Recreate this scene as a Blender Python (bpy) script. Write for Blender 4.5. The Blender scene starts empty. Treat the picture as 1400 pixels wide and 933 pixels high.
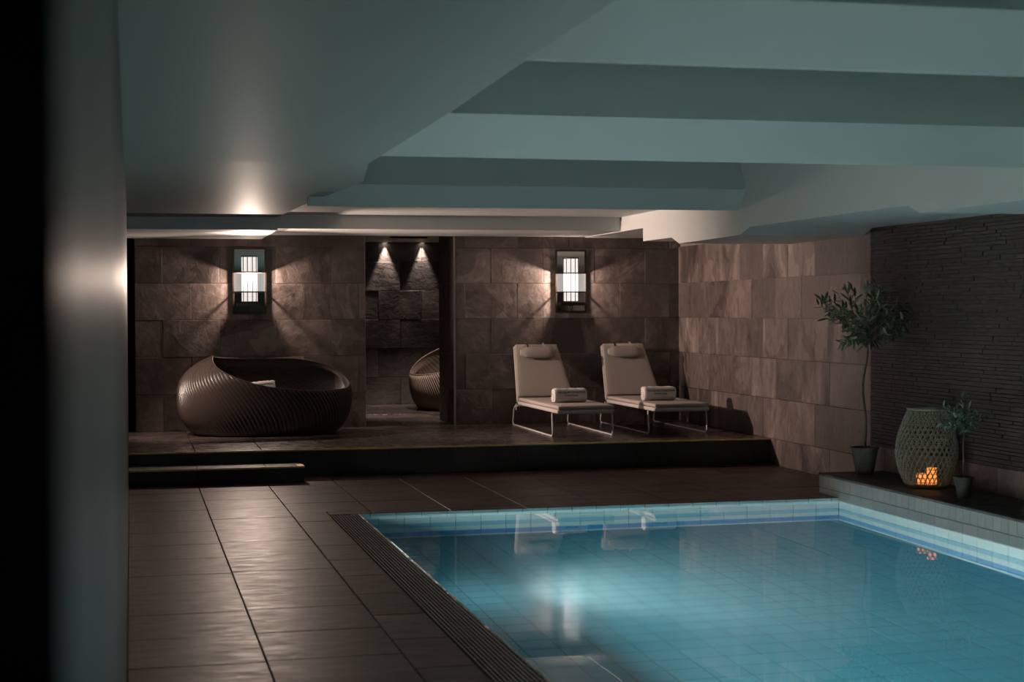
import bpy, bmesh, math, random
from mathutils import Vector, Matrix
random.seed(11)
S = bpy.context.scene
COL = S.collection
PI = math.pi

# ------------------------------------------------------------------ camera
cd = bpy.data.cameras.new('camera'); cam = bpy.data.objects.new('camera', cd); COL.objects.link(cam)
F_PX, YAW, PITCH, ROLL = 2189.8, math.radians(13.392), math.radians(-1.057), math.radians(-0.259)
cd.sensor_width = 36.0; cd.lens = F_PX / 1400.0 * 36.0; cd.clip_start = 0.02; cd.clip_end = 100
fw = Vector((math.sin(YAW) * math.cos(PITCH), math.cos(YAW) * math.cos(PITCH), math.sin(PITCH)))
r0 = Vector((math.cos(YAW), -math.sin(YAW), 0)); u0 = r0.cross(fw)
rt = math.cos(ROLL) * r0 + math.sin(ROLL) * u0; up = -math.sin(ROLL) * r0 + math.cos(ROLL) * u0
cam.matrix_world = Matrix(((rt.x, up.x, -fw.x, 0), (rt.y, up.y, -fw.y, 0), (rt.z, up.z, -fw.z, 1.65), (0, 0, 0, 1)))
cd.dof.use_dof = True; cd.dof.focus_distance = 17.0; cd.dof.aperture_fstop = 3.2
S.camera = cam

# ------------------------------------------------------------------ world, exposure, integrator
w = bpy.data.worlds.new('world'); S.world = w; w.use_nodes = True
w.node_tree.nodes['Background'].inputs[0].default_value = (0.02, 0.025, 0.03, 1)
w.node_tree.nodes['Background'].inputs[1].default_value = 0.05
S.view_settings.view_transform = 'Standard'; S.view_settings.look = 'None'
S.view_settings.exposure = 0.25; S.view_settings.gamma = 1.0; S.view_settings.use_curve_mapping = False
cy = S.cycles
cy.max_bounces = 14; cy.diffuse_bounces = 6; cy.glossy_bounces = 5; cy.transmission_bounces = 10; cy.transparent_max_bounces = 16
cy.caustics_refractive = True; cy.caustics_reflective = False; cy.blur_glossy = 0.6
cy.sample_clamp_indirect = 6.0; cy.sample_clamp_direct = 0.0
cy.use_denoising = True

# light levels
SCONCE_W = 170.0        # bulb inside each wall sconce (watts)
TUBE_MID, TUBE_END = 0.42, 0.24   # glow of the frosted tubes
SCONCE_COL = (1.0, 0.775, 0.64)
POOL = 170.0            # underwater light strip
POOL_SPOT = 330.0       # underwater spot lamp (watts)
POOL_COL = (0.84, 1.0, 0.96)
KEY = 1150.0           # spotlight on the recessed left wall (watts)
DAYBED_FILL = 190.0             # added second spot that brightens the daybed
SPOT = 62.0            # alcove downlights
CANDLE = 1.0

# ------------------------------------------------------------------ materials
def new_mat(name):
    m = bpy.data.materials.new(name); m.use_nodes = True
    nt = m.node_tree; b = nt.nodes['Principled BSDF']
    return m, nt, b
def N(nt, t, **kw):
    n = nt.nodes.new(t)
    for k, v in kw.items():
        if k.startswith('i_'): n.inputs[k[2:].replace('_', ' ')].default_value = v
        else: setattr(n, k, v)
    return n
def ramp(nt, pts, interp='LINEAR'):
    n = nt.nodes.new('ShaderNodeValToRGB'); cr = n.color_ramp; cr.interpolation = interp
    while len(cr.elements) < len(pts): cr.elements.new(0.5)
    for e, (p, c) in zip(cr.elements, pts):
        e.position = p; e.color = c if len(c) == 4 else (*c, 1)
    return n
def simple(name, col, rough=0.5, metal=0.0, bump=0.0, scale=60.0, spec=0.5, var=0.0):
    m, nt, b = new_mat(name)
    b.inputs['Base Color'].default_value = (*col, 1); b.inputs['Roughness'].default_value = rough
    b.inputs['Metallic'].default_value = metal; b.inputs['Specular IOR Level'].default_value = spec
    tc = N(nt, 'ShaderNodeTexCoord')
    nz = N(nt, 'ShaderNodeTexNoise', i_Scale=scale, i_Detail=4.0); nt.links.new(tc.outputs['Object'], nz.inputs['Vector'])
    if bump:
        bp = N(nt, 'ShaderNodeBump', i_Strength=bump, i_Distance=0.01)
        nt.links.new(nz.outputs['Fac'], bp.inputs['Height']); nt.links.new(bp.outputs['Normal'], b.inputs['Normal'])
    if var:
        r = ramp(nt, [(0.3, tuple(c * (1 - var) for c in col)), (0.7, tuple(min(1, c * (1 + var)) for c in col))])
        nt.links.new(nz.outputs['Fac'], r.inputs['Fac']); nt.links.new(r.outputs['Color'], b.inputs['Base Color'])
    return m
def emit(name, col, strength):
    m, nt, b = new_mat(name)
    b.inputs['Base Color'].default_value = (*col, 1)
    b.inputs['Emission Color'].default_value = (*col, 1); b.inputs['Emission Strength'].default_value = strength
    return m

def slate(name, dark, mid, light, rough, stretch, bump=0.5, dist=0.012, spec=0.5, flake=1.0, rvar=0.18):
    """cleft natural slate: flaky layers with torn edges, each piece its own stretch of rock"""
    m, nt, b = new_mat(name); L = nt.links.new
    geo = N(nt, 'ShaderNodeNewGeometry'); oi = N(nt, 'ShaderNodeObjectInfo')
    mul = N(nt, 'ShaderNodeMath', operation='MULTIPLY'); mul.inputs[1].default_value = 173.0
    L(oi.outputs['Random'], mul.inputs[0])
    comb = N(nt, 'ShaderNodeCombineXYZ')
    for k in range(3): L(mul.outputs[0], comb.inputs[k])
    add = N(nt, 'ShaderNodeVectorMath', operation='ADD'); L(geo.outputs['Position'], add.inputs[0]); L(comb.outputs[0], add.inputs[1])
    mp = N(nt, 'ShaderNodeMapping'); mp.inputs['Scale'].default_value = stretch; L(add.outputs[0], mp.inputs['Vector'])
    big = N(nt, 'ShaderNodeTexNoise', i_Scale=1.15, i_Detail=3.5, i_Roughness=0.55, i_Distortion=1.3); L(mp.outputs[0], big.inputs['Vector'])
    # flake layers: stepped ramp of a warped noise
    st = ramp(nt, [(0.0, (0.05,) * 3), (0.40, (0.3,) * 3), (0.47, (0.55,) * 3), (0.58, (0.75,) * 3), (0.66, (0.95,) * 3)], 'CONSTANT')
    L(big.outputs['Fac'], st.inputs['Fac'])
    fine = N(nt, 'ShaderNodeTexNoise', i_Scale=11.0, i_Detail=9.0, i_Roughness=0.66, i_Distortion=0.4); L(mp.outputs[0], fine.inputs['Vector'])
    mx = N(nt, 'ShaderNodeMix', data_type='FLOAT'); mx.inputs[0].default_value = 0.45
    L(fine.outputs['Fac'], mx.inputs[3])
    # some pieces split clean and plain, others show many torn layers
    fr_ = N(nt, 'ShaderNodeMath', operation='MULTIPLY'); fr_.inputs[1].default_value = 7.31; L(oi.outputs['Random'], fr_.inputs[0])
    fr2 = N(nt, 'ShaderNodeMath', operation='FRACT'); L(fr_.outputs[0], fr2.inputs[0])
    pl = N(nt, 'ShaderNodeMapRange'); pl.inputs[1].default_value = 0.25; pl.inputs[2].default_value = 0.8; pl.inputs[3].default_value = 0.15; pl.inputs[4].default_value = 1.0
    L(fr2.outputs[0], pl.inputs[0])
    mk = N(nt, 'ShaderNodeMix', data_type='FLOAT'); L(pl.outputs[0], mk.inputs[0]); mk.inputs[2].default_value = 0.5; L(st.outputs['Color'], mk.inputs[3]); L(mk.outputs[0], mx.inputs[2])
    cr = ramp(nt, [(0.26, dark), (0.5, mid), (0.74, light)]); L(mx.outputs[0], cr.inputs['Fac'])
    # whole-piece tone
    mr = N(nt, 'ShaderNodeMapRange'); mr.inputs[3].default_value = 0.72; mr.inputs[4].default_value = 1.3
    L(oi.outputs['Random'], mr.inputs[0])
    vm = N(nt, 'ShaderNodeVectorMath', operation='SCALE'); L(cr.outputs['Color'], vm.inputs[0]); L(mr.outputs[0], vm.inputs['Scale'])
    L(vm.outputs[0], b.inputs['Base Color'])
    rr = N(nt, 'ShaderNodeMapRange'); rr.inputs[1].default_value = 0.3; rr.inputs[2].default_value = 0.7
    rr.inputs[3].default_value = max(0.05, rough - rvar); rr.inputs[4].default_value = rough + rvar
    L(fine.outputs['Fac'], rr.inputs[0]); L(rr.outputs[0], b.inputs['Roughness'])
    b.inputs['Specular IOR Level'].default_value = spec
    hs = N(nt, 'ShaderNodeMath', operation='MULTIPLY_ADD'); hs.inputs[1].default_value = flake
    L(mk.outputs[0], hs.inputs[0]); L(fine.outputs['Fac'], hs.inputs[2])
    bp = N(nt, 'ShaderNodeBump', i_Strength=bump, i_Distance=dist); L(hs.outputs[0], bp.inputs['Height']); L(bp.outputs['Normal'], b.inputs['Normal'])
    return m

M = {}
M['slate_wall'] = slate('slate_wall', (0.040, 0.028, 0.025), (0.098, 0.072, 0.064), (0.225, 0.176, 0.158), 0.55, (1.0, 1.0, 1.0), 0.5, 0.010, 0.4)
M['slate_side'] = slate('slate_side', (0.048, 0.034, 0.030), (0.110, 0.081, 0.073), (0.225, 0.175, 0.158), 0.55, (1.35, 1.35, 0.75), 0.8, 0.012, 0.4)
M['slate_floor'] = slate('slate_floor', (0.038, 0.019, 0.014), (0.072, 0.040, 0.031), (0.125, 0.073, 0.058), 0.40, (0.55, 1.6, 1.0), 0.32, 0.007, 0.20, 0.6, 0.10)
M['slate_floor'].node_tree.nodes['Principled BSDF'].inputs['Specular Tint'].default_value = (1.0, 0.80, 0.71, 1)  # warm tint painted into the floor's reflections
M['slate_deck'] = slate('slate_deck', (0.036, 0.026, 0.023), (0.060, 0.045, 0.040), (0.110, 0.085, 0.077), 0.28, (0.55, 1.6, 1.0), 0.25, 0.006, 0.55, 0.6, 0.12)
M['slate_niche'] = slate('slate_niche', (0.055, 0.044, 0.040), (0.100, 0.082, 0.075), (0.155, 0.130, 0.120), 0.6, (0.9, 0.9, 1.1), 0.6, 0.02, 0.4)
M['slate_riser'] = slate('slate_riser', (0.018, 0.014, 0.014), (0.028, 0.022, 0.021), (0.045, 0.036, 0.034), 0.55, (1.0, 1.0, 1.0), 0.4, 0.006, 0.3)  # shadow on the risers is darkened into this slate's colour
M['split'] = slate('split_face', (0.014, 0.0105, 0.0098), (0.024, 0.018, 0.0168), (0.042, 0.032, 0.030), 0.75, (0.6, 0.6, 3.0), 0.8, 0.012, 0.3)
M['grout'] = simple('grout', (0.24, 0.20, 0.185), 0.8, bump=0.2)
M['grout_dark'] = simple('grout_dark', (0.03, 0.025, 0.023), 0.8, bump=0.2)
M['grout_floor'] = simple('grout_floor', (0.12, 0.098, 0.09), 0.55, bump=0.2)
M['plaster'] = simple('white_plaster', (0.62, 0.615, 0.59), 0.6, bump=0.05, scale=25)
M['plaster_pool_tint'] = simple('pool_tinted_plaster', (0.43, 0.465, 0.435), 0.6, bump=0.05, scale=25)  # white plaster, pool light's teal and dimming mixed into the colour
M['soffit'] = simple('shaded_satin_plaster', (0.255, 0.285, 0.265), 0.52, bump=0.03, scale=6, spec=0.05)  # same plaster, with the soffit's shade darkened into its colour
M['black'] = simple('black_paint', (0.006, 0.005, 0.005), 0.95, spec=0.0)
M['brass'] = simple('brass_trim', (0.95, 0.62, 0.20), 0.42, 0.30, bump=0.05, scale=200)
M['steel_trim'] = simple('metal_corner_trim', (0.45, 0.38, 0.35), 0.35, 1.0)
M['bronze'] = simple('dark_bronze', (0.055, 0.038, 0.032), 0.35, 0.8)
M['mirror'] = simple('mirror_plate', (0.80, 0.80, 0.80), 0.06, 1.0)
M['white_metal'] = simple('white_powdercoat', (0.62, 0.57, 0.55), 0.35, 0.0, spec=0.5)
M['fabric'] = simple('taupe_canvas', (0.40, 0.335, 0.30), 0.85, bump=0.35, scale=420, spec=0.2, var=0.08)
M['fabric2'] = simple('pale_canvas_side', (0.47, 0.41, 0.385), 0.8, bump=0.3, scale=420, spec=0.2, var=0.06)
M['terry'] = simple('terry_towel', (0.66, 0.60, 0.58), 0.95, bump=0.9, scale=180, spec=0.1, var=0.10)
M['ink'] = simple('dark_embroidery', (0.03, 0.025, 0.028), 0.8)
M['wicker'] = simple('brown_resin_wicker', (0.046, 0.032, 0.027), 0.29, bump=0.15, scale=150, spec=0.5, var=0.15)
M['wicker_lit'] = simple('lit_resin_wicker', (0.20, 0.145, 0.115), 0.45, bump=0.25, scale=150, spec=0.4, var=0.15)  # same wicker as the brown, alcove light brightened into the colour
M['pool_lens'] = emit('pool_lamp_lens', POOL_COL, POOL)
M['candle'] = emit('candle_wax_lit', (1.0, 0.30, 0.055), CANDLE)
M['down_lens'] = emit('downlight_lens', (1.0, 0.86, 0.76), 9.0)
M['lattice'] = simple('woven_lantern_strand', (0.20, 0.19, 0.135), 0.6, bump=0.3, scale=200, var=0.15)
M['pot'] = simple('grey_green_pot', (0.045, 0.046, 0.036), 0.75, bump=0.3, scale=40, var=0.25)
M['soil'] = simple('potting_soil', (0.03, 0.022, 0.016), 0.95, bump=0.8, scale=90)
M['bark'] = simple('olive_bark', (0.085, 0.062, 0.048), 0.85, bump=0.7, scale=70, var=0.3)
M['panel'] = simple('satin_grey_wall_panel', (0.12, 0.11, 0.10), 0.43, 0.0, spec=0.33)
M['wall_dark'] = simple('dark_polished_wall', (0.035, 0.027, 0.024), 0.40, 0.0, bump=0.06, scale=3, spec=0.3)
M['grate'] = simple('brown_grate_bar', (0.21, 0.165, 0.148), 0.36, 0.0, bump=0.1, spec=0.5)
M['coping'] = simple('rough_stone_lip', (0.20, 0.16, 0.14), 0.28, 0.0, bump=1.0, scale=45, spec=0.6, var=0.3)
M['channel'] = simple('drain_channel', (0.01, 0.009, 0.009), 0.7)
M['pool_shell'] = simple('pool_grout', (0.09, 0.15, 0.17), 0.7)
M['ledge'] = slate('slate_ledge', (0.022, 0.017, 0.016), (0.036, 0.028, 0.026), (0.06, 0.048, 0.044), 0.6, (0.8, 1.2, 1.0), 0.3, 0.006, 0.3)

def glazed(name, col, rough=0.30, var=0.10):
    m, nt, b = new_mat(name); L = nt.links.new
    oi = N(nt, 'ShaderNodeObjectInfo'); mr = N(nt, 'ShaderNodeMapRange'); mr.inputs[3].default_value = 1 - var; mr.inputs[4].default_value = 1.0
    L(oi.outputs['Random'], mr.inputs[0])
    tc = N(nt, 'ShaderNodeNewGeometry'); nz = N(nt, 'ShaderNodeTexNoise', i_Scale=6.0, i_Detail=3.0); L(tc.outputs['Position'], nz.inputs['Vector'])
    m2 = N(nt, 'ShaderNodeMapRange'); m2.inputs[3].default_value = 0.94; m2.inputs[4].default_value = 1.04; L(nz.outputs['Fac'], m2.inputs[0])
    mm = N(nt, 'ShaderNodeMath', operation='MULTIPLY'); L(mr.outputs[0], mm.inputs[0]); L(m2.outputs[0], mm.inputs[1])
    rgb = N(nt, 'ShaderNodeRGB'); rgb.outputs[0].default_value = (*col, 1)
    vm = N(nt, 'ShaderNodeVectorMath', operation='SCALE'); L(rgb.outputs[0], vm.inputs[0]); L(mm.outputs[0], vm.inputs['Scale'])
    L(vm.outputs[0], b.inputs['Base Color']); b.inputs['Roughness'].default_value = rough
    return m
M['tile_white'] = glazed('white_pool_tile', (0.66, 0.74, 0.74))
M['tile_pale'] = glazed('pale_blue_pool_tile', (0.30, 0.54, 0.66))
M['tile_blue'] = glazed('blue_pool_tile', (0.10, 0.36, 0.66))
M['tile_floor'] = glazed('teal_pool_floor_tile', (0.155, 0.385, 0.465), 0.5, 0.07)
M['tile_plinth'] = glazed('cream_plinth_tile', (0.50, 0.49, 0.45), 0.25)

def leaf_mat(name, a, c):
    m, nt, b = new_mat(name); L = nt.links.new
    oi = N(nt, 'ShaderNodeObjectInfo'); r = ramp(nt, [(0.0, a), (1.0, c)]); L(oi.outputs['Random'], r.inputs['Fac'])
    L(r.outputs['Color'], b.inputs['Base Color']); b.inputs['Roughness'].default_value = 0.42
    return m
M['leaf'] = leaf_mat('olive_leaf', (0.05, 0.075, 0.04), (0.20, 0.24, 0.14))
M['leaf2'] = leaf_mat('small_olive_leaf', (0.06, 0.11, 0.075), (0.20, 0.30, 0.21))

# clear glass of the sconce drums: thin sheet, mostly see-through with a sheen
def thin_glass(name, frost=0.003):
    m = bpy.data.materials.new(name); m.use_nodes = True; nt = m.node_tree; nt.nodes.clear(); L = nt.links.new
    o = N(nt, 'ShaderNodeOutputMaterial'); t = N(nt, 'ShaderNodeBsdfTransparent'); t.inputs[0].default_value = (0.92, 0.92, 0.92, 1)
    g = N(nt, 'ShaderNodeBsdfTranslucent'); g.inputs[0].default_value = (0.85, 0.83, 0.82, 1)
    mx = N(nt, 'ShaderNodeMixShader'); mx.inputs[0].default_value = frost
    L(t.outputs[0], mx.inputs[1]); L(g.outputs[0], mx.inputs[2]); L(mx.outputs[0], o.inputs[0])
    return m
M['dimming_shelf'] = thin_glass('dimming_glass_shelf', 0.0)  # added top shelf, tinted to dim the bulb's light on the ceiling
M['dimming_shelf'].node_tree.nodes['Transparent BSDF'].inputs[0].default_value = (0.22, 0.22, 0.22, 1)
M['dimming_side'] = thin_glass('dimming_glass_side', 0.0)  # side pane tinted to hold back light towards the right wall
M['dimming_side'].node_tree.nodes['Transparent BSDF'].inputs[0].default_value = (0.55, 0.55, 0.55, 1)
def glow_glass(name, strength, frost):
    m = thin_glass(name, frost); nt = m.node_tree; L = nt.links.new
    out = [n for n in nt.nodes if n.type == 'OUTPUT_MATERIAL'][0]; src = out.inputs[0].links[0].from_socket
    e = N(nt, 'ShaderNodeEmission'); e.inputs[0].default_value = (1.0, 0.93, 0.86, 1); e.inputs[1].default_value = strength
    ad = N(nt, 'ShaderNodeAddShader'); L(src, ad.inputs[0]); L(e.outputs[0], ad.inputs[1]); L(ad.outputs[0], out.inputs[0])
    return m
M['clear_glass'] = glow_glass('ribbed_clear_glass', 0.10, 0.0)  # faint emission added so the clear rods look lit
M['tube_mid'] = glow_glass('lit_frosted_tube_middle', TUBE_MID, 0.0)
M['tube_end'] = glow_glass('lit_frosted_tube_end', TUBE_END, 0.0)
M['opal_mid'] = emit('opal_glass_middle', (0.95, 0.97, 0.98), 1.25)
M['opal_end'] = emit('opal_glass_end', (1.0, 0.93, 0.84), 0.72)

REFL_SMEAR = 0.12
def water_mat():
    m = bpy.data.materials.new('pool_water'); m.use_nodes = True; nt = m.node_tree; nt.nodes.clear(); L = nt.links.new
    o = N(nt, 'ShaderNodeOutputMaterial'); g = N(nt, 'ShaderNodeBsdfGlass'); g.inputs['IOR'].default_value = 1.33;     L(g.outputs[0], o.inputs['Surface'])
    v = N(nt, 'ShaderNodeVolumeAbsorption'); v.inputs['Color'].default_value = (0.05, 0.72, 0.86, 1); v.inputs['Density'].default_value = 0.125
    L(v.outputs[0], o.inputs['Volume'])
    geo = N(nt, 'ShaderNodeNewGeometry'); nz = N(nt, 'ShaderNodeTexNoise', i_Scale=3.0, i_Detail=2.0); L(geo.outputs['Position'], nz.inputs['Vector'])
    bp = N(nt, 'ShaderNodeBump', i_Strength=0.012, i_Distance=0.01); L(nz.outputs['Fac'], bp.inputs['Height']); L(bp.outputs['Normal'], g.inputs['Normal'])
    # rough patch added to smear the right sconce's reflection, glassy elsewhere
    mp = N(nt, 'ShaderNodeMapping'); mp.inputs['Location'].default_value = (-2.75, -8.95, 0); L(geo.outputs['Position'], mp.inputs['Vector'])
    m2 = N(nt, 'ShaderNodeMapping'); m2.inputs['Scale'].default_value = (1 / 1.1, 1 / 2.3, 0); L(mp.outputs[0], m2.inputs['Vector'])
    ln = N(nt, 'ShaderNodeVectorMath', operation='LENGTH'); L(m2.outputs[0], ln.inputs[0])
    mr = N(nt, 'ShaderNodeMapRange', interpolation_type='SMOOTHSTEP'); mr.inputs[1].default_value = 0.45; mr.inputs[2].default_value = 1.0
    mr.inputs[3].default_value = REFL_SMEAR; mr.inputs[4].default_value = 0.0; L(ln.outputs['Value'], mr.inputs[0]); L(mr.outputs[0], g.inputs['Roughness'])
    return m
M['water'] = water_mat()

# ------------------------------------------------------------------ mesh helpers
class MB:
    def __init__(s): s.v = []; s.f = []; s.smooth = False
    def add(s, vs, fs):
        o = len(s.v); s.v += [tuple(p) for p in vs]; s.f += [tuple(i + o for i in f) for f in fs]; return s
    def box(s, a, b):
        (x0, y0, z0), (x1, y1, z1) = a, b
        return s.add([(x0, y0, z0), (x1, y0, z0), (x1, y1, z0), (x0, y1, z0), (x0, y0, z1), (x1, y0, z1), (x1, y1, z1), (x0, y1, z1)],
                     [(3, 2, 1, 0), (4, 5, 6, 7), (0, 1, 5, 4), (1, 2, 6, 5), (2, 3, 7, 6), (3, 0, 4, 7)])
    def prism(s, poly, axis, a, b):
        """poly of 2D points; extruded along axis from a to b. axis 0: (y,z); 1: (x,z); 2: (x,y)"""
        def mk(p, t):
            return (t, p[0], p[1]) if axis == 0 else ((p[0], t, p[1]) if axis == 1 else (p[0], p[1], t))
        n = len(poly)
        s.add([mk(p, a) for p in poly] + [mk(p, b) for p in poly],
              [tuple(range(n))[::-1], tuple(range(n, 2 * n))] + [(i, (i + 1) % n, n + (i + 1) % n, n + i) for i in range(n)])
        return s
    def tube(s, pts, r, n=8, cap=True, closed=False):
        pts = [Vector(p) for p in pts]; k = len(pts)
        rs = r if isinstance(r, (list, tuple)) else [r] * k
        t0 = (pts[1] - pts[0]).normalized()
        ref = Vector((0, 0, 1)) if abs(t0.z) < 0.9 else Vector((1, 0, 0))
        u = t0.cross(ref).normalized(); vs = []
        for i, p in enumerate(pts):
            if closed: t = (pts[(i + 1) % k] - pts[i - 1]).normalized()
            else: t = (pts[min(i + 1, k - 1)] - pts[max(i - 1, 0)]).normalized()
            u = (u - t * u.dot(t)).normalized(); w_ = t.cross(u)
            for j in range(n):
                a = 2 * PI * j / n; vs.append(p + (u * math.cos(a) + w_ * math.sin(a)) * rs[i])
        fs = []
        m = k if closed else k - 1
        for i in range(m):
            for j in range(n):
                a0, a1 = i * n + j, i * n + (j + 1) % n; b0, b1 = ((i + 1) % k) * n + j, ((i + 1) % k) * n + (j + 1) % n
                fs.append((a0, a1, b1, b0))
        if cap and not closed: fs += [tuple(range(n))[::-1], tuple(range((k - 1) * n, k * n))]
        s.smooth = True
        return s.add(vs, fs)
    def lathe(s, prof, c=(0, 0, 0), n=32, capb=True, capt=False):
        vs = []; fs = []
        for (r, z) in prof:
            for j in range(n):
                a = 2 * PI * j / n; vs.append((c[0] + r * math.cos(a), c[1] + r * math.sin(a), c[2] + z))
        for i in range(len(prof) - 1):
            for j in range(n):
                fs.append((i * n + j, i * n + (j + 1) % n, (i + 1) * n + (j + 1) % n, (i + 1) * n + j))
        if capb: fs.append(tuple(range(n))[::-1])
        if capt: fs.append(tuple(range((len(prof) - 1) * n, len(prof) * n)))
        s.smooth = True
        return s.add(vs, fs)
    def mesh(s, name, mat, smooth=None, bevel=0.0, segs=2, fix=True):
        me = bpy.data.meshes.new(name); me.from_pydata(s.v, [], s.f)
        if bevel or fix:
            bm = bmesh.new(); bm.from_mesh(me)
            if bevel:
                bmesh.ops.bevel(bm, geom=[e for e in bm.edges], offset=bevel, segments=segs, profile=0.6, affect='EDGES', clamp_overlap=True)
            if fix: bmesh.ops.recalc_face_normals(bm, faces=bm.faces)
            bm.to_mesh(me); bm.free()
        if mat: me.materials.append(mat)
        sm = s.smooth if smooth is None else smooth
        if sm:
            me.polygons.foreach_set('use_smooth', [True] * len(me.polygons))
            me.set_sharp_from_angle(angle=math.radians(42))
        return me

def tag(o, label=None, cat=None, group=None, kind=None):
    if label: o['label'] = label
    if cat: o['category'] = cat
    if group: o['group'] = group
    if kind: o['kind'] = kind
    return o
def link(name, me, parent=None, loc=(0, 0, 0), rot=None):
    o = bpy.data.objects.new(name, me); COL.objects.link(o); o.location = loc
    if rot: o.rotation_euler = rot
    if parent: o.parent = parent
    return o
def obj(name, mb, mat, parent=None, loc=(0, 0, 0), **kw):
    return link(name, mb.mesh(name, mat, **kw), parent, loc)
def thing(name, label, cat, loc=(0, 0, 0), rz=0.0, group=None):
    o = bpy.data.objects.new(name, None); COL.objects.link(o); o.location = loc; o.rotation_euler = (0, 0, rz)
    o.empty_display_size = 0.1
    return tag(o, label, cat, group)
def struct(name, mb, mat, label=None, **kw):
    return tag(obj(name, mb, mat, **kw), label, kind='structure')
def copy_tree(o, parent=None):
    c = o.copy(); COL.objects.link(c)
    if parent: c.parent = parent
    for ch in list(o.children): copy_tree(ch, c)
    return c

# tiles: a thin slab with a chamfered face, back open. axis = direction it faces
_tiles = {}
def tile_mesh(w_, h_, t, ax, mat, ch):
    key = (round(w_, 3), round(h_, 3), t, ax, mat.name, ch)
    if key in _tiles: return _tiles[key]
    w2, h2 = w_ / 2, h_ / 2
    o = [(-w2, -h2), (w2, -h2), (w2, h2), (-w2, h2)]; i = [(-w2 + ch, -h2 + ch), (w2 - ch, -h2 + ch), (w2 - ch, h2 - ch), (-w2 + ch, h2 - ch)]
    P = [(a, b, 0) for a, b in o] + [(a, b, t - ch) for a, b in o] + [(a, b, t) for a, b in i]
    def mp(p):
        a, b, c = p
        return {'z': (a, b, c), '-y': (a, -c, b), '-x': (-c, a, b), 'x': (c, a, b)}[ax]
    mb = MB().add([mp(p) for p in P], [(0, 1, 5, 4), (1, 2, 6, 5), (2, 3, 7, 6), (3, 0, 4, 7), (4, 5, 9, 8), (5, 6, 10, 9), (6, 7, 11, 10), (7, 4, 8, 11), (8, 9, 10, 11)])
    me = mb.mesh('tile', mat)
    # outward facing
    want = Vector({'z': (0, 0, 1), '-y': (0, -1, 0), '-x': (-1, 0, 0), 'x': (1, 0, 0)}[ax])
    if max(me.polygons, key=lambda p: p.area).normal.dot(want) < 0: me.flip_normals()
    _tiles[key] = me
    return me
rt_ = random.Random(5)
def tile(parent, name, a0, a1, b0, b1, c, ax, mat, t=0.02, gap=0.004, ch=0.003, uneven=0.003):
    """a,b: extents in the two in-plane axes (x,y / x,z / y,z); c: the plane the tile's back sits on"""
    w_, h_ = a1 - a0 - gap, b1 - b0 - gap
    if w_ < 0.01 or h_ < 0.01: return None
    me = tile_mesh(w_, h_, t, ax, mat, ch)
    ca, cb = (a0 + a1) / 2, (b0 + b1) / 2; d = rt_.uniform(0, uneven)
    loc = {'z': (ca, cb, c + d), '-y': (ca, c - d, cb), '-x': (c - d, ca, cb), 'x': (c + d, ca, cb)}[ax]
    return link(name, me, parent, loc)
def cuts(lo, hi, start, step, mn=0.06):
    k = math.floor((lo - start) / step); out = [lo]
    x = start + k * step
    while x < hi - mn:
        if x > lo + mn: out.append(x)
        x += step
    return out + [hi]

# ------------------------------------------------------------------ setting: dimensions
HP = 0.275; YP = 16.08; YW = 19.03; XR = 6.68; XL = -0.03
PX0, PX1, PY0, PY1, PZ = 1.81, 6.04, 2.0, 13.0, -1.22
ROW = 0.43; TW = 0.652; TX0 = 0.365
def rows(z0, z1): return cuts(z0, z1, HP, ROW, 0.03)

# floor (with the pool opening) -----------------------------------------------------
mb = MB()
mb.box((XL, -1.6, -0.3), (1.56, YP + 0.1, -0.018)); mb.box((1.79, -1.6, -0.3), (PX0 - 0.002, PY1, -0.012))
mb.box((1.56, PY1 + 0.02, -0.3), (XR + 0.1, YP + 0.1, -0.018)); mb.box((PX0 - 0.25, -1.6, -0.3), (XR + 0.1, PY0 - 0.02, -0.018))
mb.box((1.56, -1.6, -0.3), (1.79, PY1 + 0.02, -0.10))
floor = struct('floor', mb, M['grout_floor'], 'dark slate paved floor around the pool')
ft = M['slate_floor']
for (x0, x1, off) in ((XL, 0.612, 0.0), (0.612, 1.264, 0.03), (1.264, 1.56, 0.36)):
    ys = cuts(2.5, YP, 7.59 + off, 0.667)
    for y0, y1 in zip(ys, ys[1:]):
        if x0 > 1 and y1 > PY1: y1 = min(y1, PY1 + 0.2)
        tile(floor, 'paving_slab', x0, x1, y0, y1, -0.02, 'z', ft, 0.02, 0.006, 0.003, 0.0015)
        if x0 > 1 and y1 >= PY1 + 0.2: break
ys = [PY1 + 0.008, PY1 + 0.2] + [PY1 + 0.2 + 0.66 * k for k in (1, 2, 3, 4)] + [YP]
for i, (y0, y1) in enumerate(zip(ys, ys[1:])):
    xs = cuts(1.264 if i else 1.56, XR, 0.612 + (0.0 if i % 2 else 0.0), TW)
    for x0, x1 in zip(xs, xs[1:]):
        if i == 0 and x0 >= PX1 - 0.05: continue
        tile(floor, 'paving_slab', x0, x1, y0, y1, -0.02, 'z', ft, 0.02, 0.007, 0.003, 0.0015)

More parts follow.
